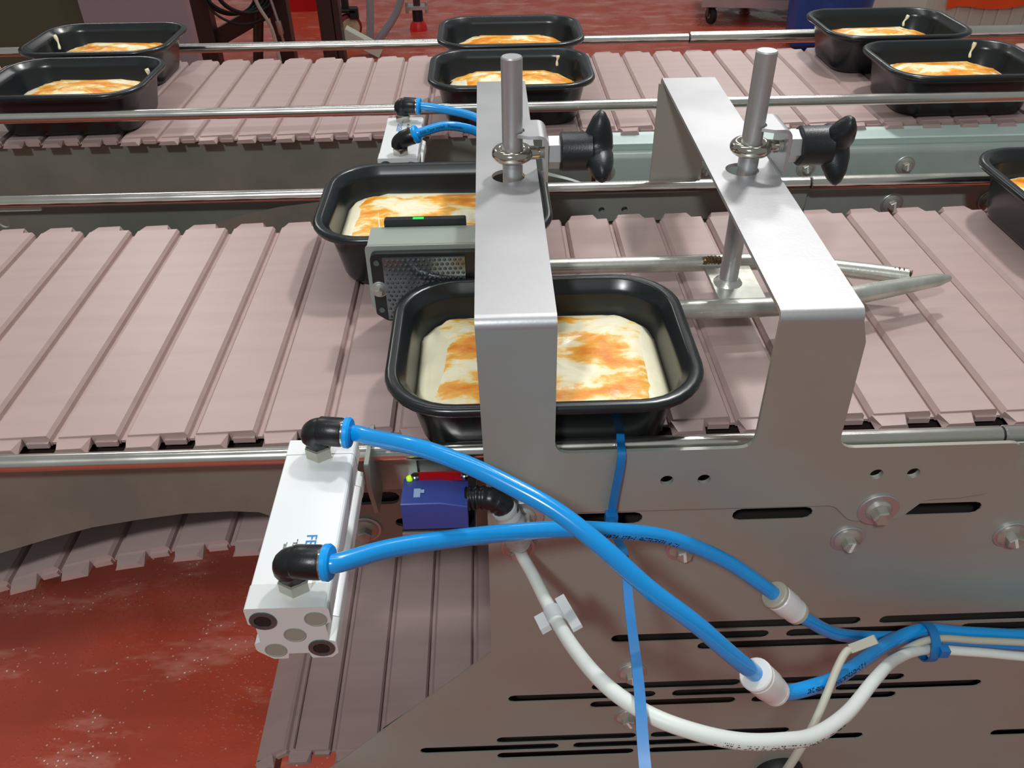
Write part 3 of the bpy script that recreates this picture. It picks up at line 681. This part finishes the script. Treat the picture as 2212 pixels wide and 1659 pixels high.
wc, wsp = hose('sensor_cable', 'thick white sensor cable looping down in front of the slotted plate', [(12, 404, -60), (14, 398, -63), (21, 378, -61), (31, 334, -45), (41, 292, -25), (55, 255, -7), (74, 234, -1), (97, 225, -4), (122, 224, -13), (149, 231, -27), (174, 243, -44), (207, 269, -67), (247, 309, -95), (286, 347, -132), (326, 371, -157), (369, 374, -167), (470, 374, -182), (760, 376, -197)], lambda t: 4.4 if t < 0.6 else 4.4 - 0.7 * min(1, (t - 0.6) / 0.3), 'white', 'pale cables', (44, 3.8, 4.3, 232, (-0.1, -0.95, 0.28)), 'cable')
hose('grey_cable', 'thin grey cable running along the top of the bundle on the right', [(296, 366, -158), (328, 373, -147), (369, 376, -155), (420, 377, -163), (470, 376, -171), (760, 377, -184)], 2.8, 'greycable', 'pale cables', None, 'cable')
hose('grey_cable', 'thin grey cable with a tag dropping behind the white cable to the bottom edge', [(240, 330, -92), (231, 325, -88), (220, 312, -88), (203, 288, -84), (184, 263, -79), (172, 256, -118), (168, 262, -150)], 2.6, 'greycable', 'pale cables', None, 'cable')
b = NB(); box(b, -9, 9, -3, 3, -3.4, 3.4); bmesh.ops.transform(b, matrix=Matrix.Translation((243, 328, -84)) @ Matrix.Rotation(-0.6, 4, 'Y') @ Matrix.Rotation(0.5, 4, 'X'), verts=b.verts[:]); obj('cable_tag', b, 'conn2', label='small grey cable tag clipped beside the blue hose', cat='cable tag')
# clear marker clip on the white cable
mk = thing('cable_marker', 'clear plastic marker clip on the white cable', 'cable marker', (32, 330, -48))
mkd = Vector((10, -44, 18)).normalized(); mkc = Vector((33, 327, -42)); mkz = (Vector((0, 0, CAM_H)) - mkc); mkz = (mkz - mkd * mkz.dot(mkd)).normalized(); mky = mkz.cross(mkd)
rotm = Matrix.Translation(mkc) @ Matrix((mkd, mky, mkz)).transposed().to_4x4()
b = NB(); lathe(b, (-7, 0, 0), (1, 0, 0), ((6.2, 0), (6.2, 13)), 20); bmesh.ops.transform(b, matrix=rotm, verts=b.verts[:]); obj('sleeve', b, 'clear', mk)
b = NB(); box(b, -13, 25, 5.4, 12.0, 1, 3.4); bmesh.ops.transform(b, matrix=rotm, verts=b.verts[:]); obj('tag_plate', b, 'clear', mk)
b = NB(); box(b, -6, 10, -12.0, -5.4, 0, 4); bmesh.ops.transform(b, matrix=rotm, verts=b.verts[:]); obj('lug', b, 'clear', mk)

# ------------------------------------------------------------------ cable ties
ct = thing('cable_tie', 'long blue cable tie looped over the front rail, its tail hanging toward the camera', 'cable tie', (75, 300, -8), 'blue cable ties')
b = NB(); strip(b, [(86, 438, 8), (85, 433, 19), (84, 424, 19), (82.5, 412, 24.5), (82, 406.5, 22), (81, 405, 8), (79, 404, -14), (78, 403, -28)], (1, 0, 0), 5.6, 1.3, 5); obj('strap', b, 'tie', ct)
b = NB(); box(b, 73.5, 82, 398, 405, -36, -27); box(b, 75.5, 80, 396.5, 398, -33, -30); obj('head', b, 'tie', ct)
b = NB(); strip(b, [(78, 400, -33), (78.5, 394, -36), (79, 378, -28), (79.5, 354, -18), (75, 304, -8), (71, 251, 4), (66, 207, 13), (64.5, 186, 14)], (1, 0, 0), lambda t: 5.4 + 0.5 * t, 1.2, 6); obj('tail', b, 'tie', ct)
tb = thing('cable_tie', 'short blue cable tie binding the hose and cable bundle', 'cable tie', (329, 376, -172), 'blue cable ties')
b = NB(); rs = []
for k in range(25):
    a = 2 * math.pi * k / 24; c = Vector((329, 377 + 13.5 * math.cos(a), -156 + 15.5 * math.sin(a)))
    n_ = Vector((0, math.cos(a), math.sin(a))); rs.append([c + n_ * 0.7 + V(3.4, 0, 0), c + n_ * 0.7 - V(3.4, 0, 0), c - n_ * 0.7 - V(3.4, 0, 0), c - n_ * 0.7 + V(3.4, 0, 0)])
rings(b, rs, False, False); obj('strap', b, 'tie', tb)
b = NB(); box(b, 331, 338, 361, 367, -154, -146); obj('head', b, 'tie', tb)

wt = thing('cable_tie', 'white cable tie tail behind the left bridge arm, below its star grip', 'cable tie', (74, 890, 10))
b = NB(); strip(b, [(40, 892, 22), (55, 890, 18), (73, 889, 13.5), (92, 889, 8), (114, 890, -1)], (0, 0.5, 1), lambda t: 5.0 - 3.4 * t, 1.2, 6); obj('tail', b, 'white', wt)
b = NB(); box(b, 32, 41, 888, 896, 18, 26); obj('head', b, 'white', wt)

# black grommet at the lower edge
gk = thing('rubber_grommet', 'black rubber grommet on the slotted plate at the bottom edge', 'grommet', (272, 405, -440))
b = NB(); lathe(b, (272, 413, -418), (0, -1, 0), ((24, 0), (24, 5), (20, 12), (12, 16), (5, 17)), 28); obj('body', b, 'rubber', gk)
b = NB(); lathe(b, (272, 396.5, -418), (0, -1, 0), ((5, 0), (4.4, 2)), 18); obj('insert', b, 'rubber', gk)

# ------------------------------------------------------------------ meal trays
def tray_mesh():
    b = NB()
    L_ = [(84, 60, 28, 0.0), (87, 63, 30, 1.2), (89, 65, 32, 5), (97.5, 73, 38, 46), (98.5, 74, 39, 50), (102, 77.5, 41, 51.5), (107, 82.5, 45, 51.8), (110, 85.5, 47, 53.4), (111, 86.5, 48, 56), (110.4, 86, 47.6, 58.4), (108, 83.6, 46, 59.6), (104, 79.6, 43, 59.6), (102, 77.8, 41.6, 58.4), (100.6, 76.4, 40.5, 55), (97.2, 73, 38, 52.6), (96, 72, 37, 48), (87.5, 63.6, 31, 6), (84.5, 60.6, 28.6, 2.4)]
    rings(b, [[(x, y, z) for x, y in rrect(a, c, r)] for a, c, r, z in L_])
    me = mesh_from('meal_tray', b, (0, 0, 0), 60); me.materials.append(M['tray']); return me
TRAY = tray_mesh()
def food(seed, dome):
    """cream sauce bed and the cheese baked on it"""
    b = NB(); rs = []; n = 44; R_ = 14
    def hgt(x, y, q): return (33 + dome * (1 - q ** 3) if dome < 8 else 24 + dome * (1 - 0.72 * (x / 88) ** 2 - 0.28 * (y / 65) ** 2)) + 2.2 * noise.noise((x / 16 + seed, y / 13, 0)) + 0.9 * noise.noise((x / 5, y / 5 + seed, 2))
    ring = rrect(1, 1, 1, 10)
    for k in range(R_):
        q = 1 - k / (R_ - 0.5); g = 1.0 if dome < 8 else 0.955; s = rrect(92.0 * q * g, 68.0 * q * g, 34.5 * q, 10)
        rs.append([(x, y, hgt(x, y, q) - (5 if k == 0 else 0)) for x, y in s])
    rings(b, rs, False, True)
    return b, hgt
def cheese(seed, dome, hgt):
    b = NB(); rs = []
    for k in range(12):
        q = 1 - k / 11.5; row = []
        for i, (x, y) in enumerate(rrect(80 * q, 63 * q, 30 * q, 10)):
            wob = 1 + 0.26 * noise.noise((math.cos(i / 44 * 6.283) * 2 + seed, math.sin(i / 44 * 6.283) * 2, 5)) if k < 11 else 1
            X, Y = x * wob + 2, y * (0.72 + 0.28 * wob) - 1
            qq = max(abs(X) / 93.5, abs(Y) / 69.3)
            row.append((X, Y, hgt(X, Y, qq) + (-0.6 if k == 0 else 1.0 + 1.3 * noise.noise((X / 6 + seed, Y / 6, 9)))))
        rs.append(row)
    rings(b, rs, False, True); return b
TR = [((33, 500), 5, 'black meal tray nearest the camera, under the left bridge leg', 'baked cheese dish in the nearest tray under the bridge leg', 0.0),
      ((-55, 741), 5, 'black meal tray behind the square reflector, partly under the left bridge arm', 'baked cheese dish in the tray behind the square reflector', 0.0),
      ((612, 745), 5, 'black meal tray cut off at the right edge of the front belt', 'baked cheese dish in the tray cut off at the right edge', 0.0),
      ((-560, 1150), 18, 'black meal tray nearer of the left pair on the rear belt', 'baked cheese dish in the nearer tray of the left pair', 0.0),
      ((-584, 1340), 18, 'black meal tray farther of the left pair on the rear belt', 'baked cheese dish in the farther tray of the left pair', 0.0),
      ((30, 1150), 18, 'black meal tray nearer of the middle pair, behind the left rod', 'baked cheese dish in the nearer tray of the middle pair', 0.0),
      ((35, 1338), 18, 'black meal tray farther of the middle pair on the rear belt', 'baked cheese dish in the farther tray of the middle pair', 0.0),
      ((641, 1150), 18, 'black meal tray nearer of the right pair on the rear belt', 'baked cheese dish in the nearer tray of the right pair', 0.0),
      ((621, 1340), 18, 'black meal tray farther of the right pair, in front of the blue bin', 'baked cheese dish in the farther tray of the right pair', 0.0)]
SMEAR = {3: ((86, 38, 55), (88, 35, 44)), 4: ((-90, 30, 56), (-86, 26, 42)), 7: ((62, 72, 58), (58, 69, 44)), 5: ((70, 71, 52), (69, 70, 44)), 8: ((66, 71, 50), (60, 69, 40))}
for i, ((x, y), dome, l1, l2, rz) in enumerate(TR):
    o = bpy.data.objects.new('meal_tray', TRAY); COL.objects.link(o); o.location = (x * K, y * K, (ZB + 0.1) * K)
    tag(o, l1, 'tray', 'black meal trays'); ORG[o] = V(x, y, 0)
    fb, hg = food(i * 3.7, dome)
    t = thing('cheese_bake', l2, 'food', (x, y, 6), 'baked cheese dishes')
    for v in fb.verts: v.co += Vector((x, y, 0))
    # close the bed down to the tray bottom
    bot = [fb.verts.new((x + px, y + py, 3.2)) for px, py in rrect(83.5, 59.6, 28, 10)]
    fb.verts.ensure_lookup_table(); n = len(bot); ring0 = fb.verts[:n]
    for k in range(n): fb.faces.new((bot[k], bot[(k + 1) % n], ring0[(k + 1) % n], ring0[k]))
    fb.faces.new(bot[::-1])
    obj('sauce', fb, 'sauce', t, ang=80)
    cb = cheese(i * 3.7, dome, hg)
    for v in cb.verts: v.co += Vector((x, y, 0))
    obj('cheese_topping', cb, 'cheese' if dome < 8 else 'browned', t, ang=80, recalc=True)
    if i in SMEAR:
        a, c = (Vector(p) + Vector((x, y, 0)) for p in SMEAR[i]); b = NB()
        tube(b, [a, a * 0.5 + c * 0.5 + V(0.6, 0.4, 0), c, c + V(0, -2, -6)], lambda q: 2.6 - 1.2 * q + 0.6 * math.sin(q * 9), 10, 4); obj('sauce_smear', b, 'sauce', t, ang=80)

# ------------------------------------------------------------------ background, about three to five metres away
cb_ = thing('machine_cabinet', 'tall olive and mauve sheet metal cabinet behind the left trays', 'cabinet', (-1300, 2560, -900))
b = NB(); box(b, -1900, -1100, 2420, 2800, -900, 700); obj('side_panel', b, 'olive', cb_)
b = NB(); box(b, -1090, -808, 2400, 2440, -760, 700); obj('front_panel', b, 'mauve', cb_)
for x in (-1070, -830): b = NB(); box(b, x - 20, x + 20, 2420, 2460, -900, -760); obj('leg', b, 'steel', cb_)
st = thing('machine_stand', 'dark square tube machine stand with diagonal brace behind the rear belt', 'stand', (-1250, 4600, -900))
for x, y, w in ((-1458, 4550, 50), (-1060, 4550, 46), (-826, 4550, 36), (-768, 4550, 15)):
    b = NB(); box(b, x - w, x + w, y - 40, y + 40, -900, 300); obj('leg', b, 'brown', st)
b = NB(); box(b, -1440, -1060, 4540, 4600, -735, -655, Matrix.Rotation(-0.45, 3, 'Y')); obj('brace', b, 'brown', st)
b = NB(); cyl(b, (-1215, 4520, -900), (-1130, 4520, -480), 26); obj('strut', b, 'brown', st)
b = NB(); box(b, -1500, -740, 4510, 4590, -300, -220); obj('beam', b, 'brown', st)
for k in range(6):
    b = NB(); cx, cz, r = -1290 + 22 * k, -540 + 18 * (k % 3), 105 + 12 * (k % 4)
    tube(b, [(cx + r * 1.25 * math.cos(a), 4500 - 15 * k, cz + r * math.sin(a)) for a in [math.pi * (0.95 + 1.1 * j / 9) for j in range(10)]], 6.5, 8, 3)
    obj('cable_loop', b, 'rubber', label=['leftmost black cable loop of the coil on the machine stand', 'black cable loop second from left in the coil', 'black cable loop third from left in the coil', 'black cable loop third from right in the coil', 'black cable loop second from right in the coil', 'rightmost black cable loop of the coil on the machine stand'][k], cat='cable', group='black cable loops')
b = NB(); tube(b, [(-1150, 4390, -380), (-1128, 4385, -560), (-1076, 4385, -690), (-1062, 4385, -890)], 9, 10); obj('hanging_cable', b, 'greycable', label='pale cable hanging down in front of the machine stand', cat='cable')
b = NB(); tube(b, [(-1095, 4420, -380), (-1048, 4420, -660)], 7, 8, 1); lathe(b, (-1048, 4420, -660), (0.1, 0, -1), ((14, 0), (14, 60), (7, 70), (7, 120)), 10); obj('hanging_rod', b, 'steel', label='thin bright rod with a plug beside the pale hanging cable', cat='rod')
rb = thing('red_bin', 'red plastic bin on the floor behind the machine stand', 'bin', (-1170, 5750, -900))
b = NB(); rings(b, [[(-1175 + px, 5750 + py, z) for px, py in rrect(a, c, 26)] for a, c, z in ((128, 110, -900), (140, 120, -640))]); obj('body', b, 'red', rb)
b = NB(); rings(b, [[(-1175 + px, 5750 + py, z) for px, py in rrect(a, c, 30)] for a, c, z in ((146, 126, -645), (150, 130, -615))]); obj('rim', b, 'red', rb)
# red-tyred caster with its fork
cs = thing('caster', 'large caster wheel with red tyre and cream hub', 'caster', (-770, 5000, -900))
b = NB(); lathe(b, (-790, 4960, -826), (0.55, -1, 0), ((58, 0), (72, 6), (74, 22), (72, 38), (58, 44)), 32); wh = obj('wheel', b, 'wheel', cs)
b = NB(); lathe(b, (-788, 4956, -826), (0.55, -1, 0), ((54, 0), (54, 46), (24, 50), (20, 56)), 28); obj('hub', b, 'hub', wh)
b = NB(); box(b, -850, -730, 4900, 5010, -742, -730); box(b, -760, -715, 4900, 4935, -775, -720); obj('fork', b, 'rubber', cs)
b = NB(); cyl(b, (-790, 4960, -730), (-790, 4960, -300), 22); obj('stem', b, 'brown', cs)
b = NB(); box(b, -775, -560, 4600, 4680, -850, -800, Matrix.Rotation(0.52, 3, 'Y')); obj('floor_plate', b, 'whitecrate', label='pale sloping metal foot plate in front of the red caster', cat='plate')
for pts, l in (([(-665, 4900, -300), (-640, 4900, -640), (-665, 4900, -895)], 'grey pipe bowing down to the floor, left of two'), ([(-430, 4900, -560), (-500, 4900, -740), (-620, 4900, -895)], 'grey pipe slanting down to the floor, right of two')):
    b = NB(); tube(b, pts, 21, 14); obj('floor_pipe', b, 'pipe', label=l, cat='pipe', group='grey floor pipes')
sl = thing('levelling_stand', 'levelling stand of a steel post on a red base', 'stand', (-400, 5150, -900))
b = NB(); box(b, -424, -386, 5130, 5170, -780, -300); obj('post', b, 'brown', sl)
b = NB(); box(b, -470, -340, 5110, 5190, -782, -764); obj('flange', b, 'steel', sl)
b = NB(); cyl(b, (-405, 5150, -850), (-405, 5150, -780), 30); obj('nut', b, 'rubber', sl)
b = NB(); lathe(b, (-405, 5150, -900), (0, 0, 1), ((52, 0), (48, 30), (34, 52)), 20); obj('base', b, 'red', sl)
for x in (-462, -348): b = NB(); cyl(b, (x, 5120, -800), (x, 5120, -740), 9, n=10); obj('stud', b, 'steel', sl)
tr = thing('trolley', 'steel trolley on black casters standing on the far floor', 'trolley', (1620, 5450, -900))
b = NB(); box(b, 1260, 2120, 5130, 5170, -800, -755, Matrix.Rotation(-0.16, 3, 'Z'), (1260, 5150, -780)); obj('rail', b, 'steel', tr)
b = NB(); box(b, 1260, 2120, 5680, 5720, -800, -755, Matrix.Rotation(-0.16, 3, 'Z'), (1260, 5150, -780)); obj('rail', b, 'steel', tr)
b = NB(); box(b, 1260, 2120, 5130, 5720, -755, -745, Matrix.Rotation(-0.16, 3, 'Z'), (1260, 5150, -780)); obj('deck', b, 'dull', tr)
for x, y in ((1325, 5165), (1640, 5560), (2040, 5060)):
    c_ = NB(); lathe(c_, (x + 16, y, -853), (-1, -0.35, 0), ((34, 0), (45, 4), (47, 16), (45, 28), (34, 32)), 26); w_ = obj('wheel', c_, 'rubber', tr)
    c_ = NB(); lathe(c_, (x + 17, y + 1, -853), (-1, -0.35, 0), ((15, 0), (15, 35)), 16); obj('hub', c_, 'steel', w_)
    c_ = NB(); box(c_, x - 26, x + 26, y - 26, y + 26, -808, -798); box(c_, x - 24, x - 18, y - 20, y + 20, -860, -806); obj('fork', c_, 'brown', tr)
bb = thing('waste_bag', 'blue plastic bag lined bin behind the right tray pair', 'bin', (1900, 4650, -900))
b = NB(); rs = []
for z, s in ((-900, 0.8), (-860, 0.98), (-760, 1.0), (-660, 1.04), (-600, 1.08), (-560, 1.0)):
    rs.append([(1830 + 205 * s * math.cos(a) * (1 + 0.04 * math.sin(9 * a + z)), 4660 + 180 * s * math.sin(a) * (1 + 0.04 * math.cos(7 * a + z)), z + 14 * math.sin(5 * a)) for a in [2 * math.pi * k / 40 for k in range(40)]])
rings(b, rs); obj('bag', b, 'bluebin', bb, ang=70)
b = NB(); lathe(b, (1830, 4660, -590), (0, 0, 1), ((222, 0), (230, 8), (222, 18)), 36); obj('rim', b, 'bluebin', bb)
wcx = thing('white_crate', 'white ribbed plastic crate on the far right floor', 'crate', (2900, 4900, -900))
b = NB(); box(b, 2420, 3700, 4800, 5500, -900, -662); obj('body', b, 'whitecrate', wcx)
for k in range(16): b = NB(); box(b, 2440 + k * 78, 2454 + k * 78, 4790, 4800, -890, -666); obj('rib', b, 'whitecrate', wcx)
oc = thing('orange_sheet', 'orange plastic sheet lying over the white crate', 'sheet', (3000, 4950, -640))
b = NB(); rs = []
for k in range(21):
    x = 2520 + 58 * k; d = 8 * math.sin(k * 1.7) - 12; rs.append([(x, 4770 + d, -745 + 10 * math.sin(k)), (x, 4782 + d, -640), (x, 5300, -625), (x, 5300, -636), (x, 4795 + d, -652), (x, 4782 + d, -745 + 10 * math.sin(k))])
rings(b, rs); obj('fabric', b, 'orange', oc, ang=60)
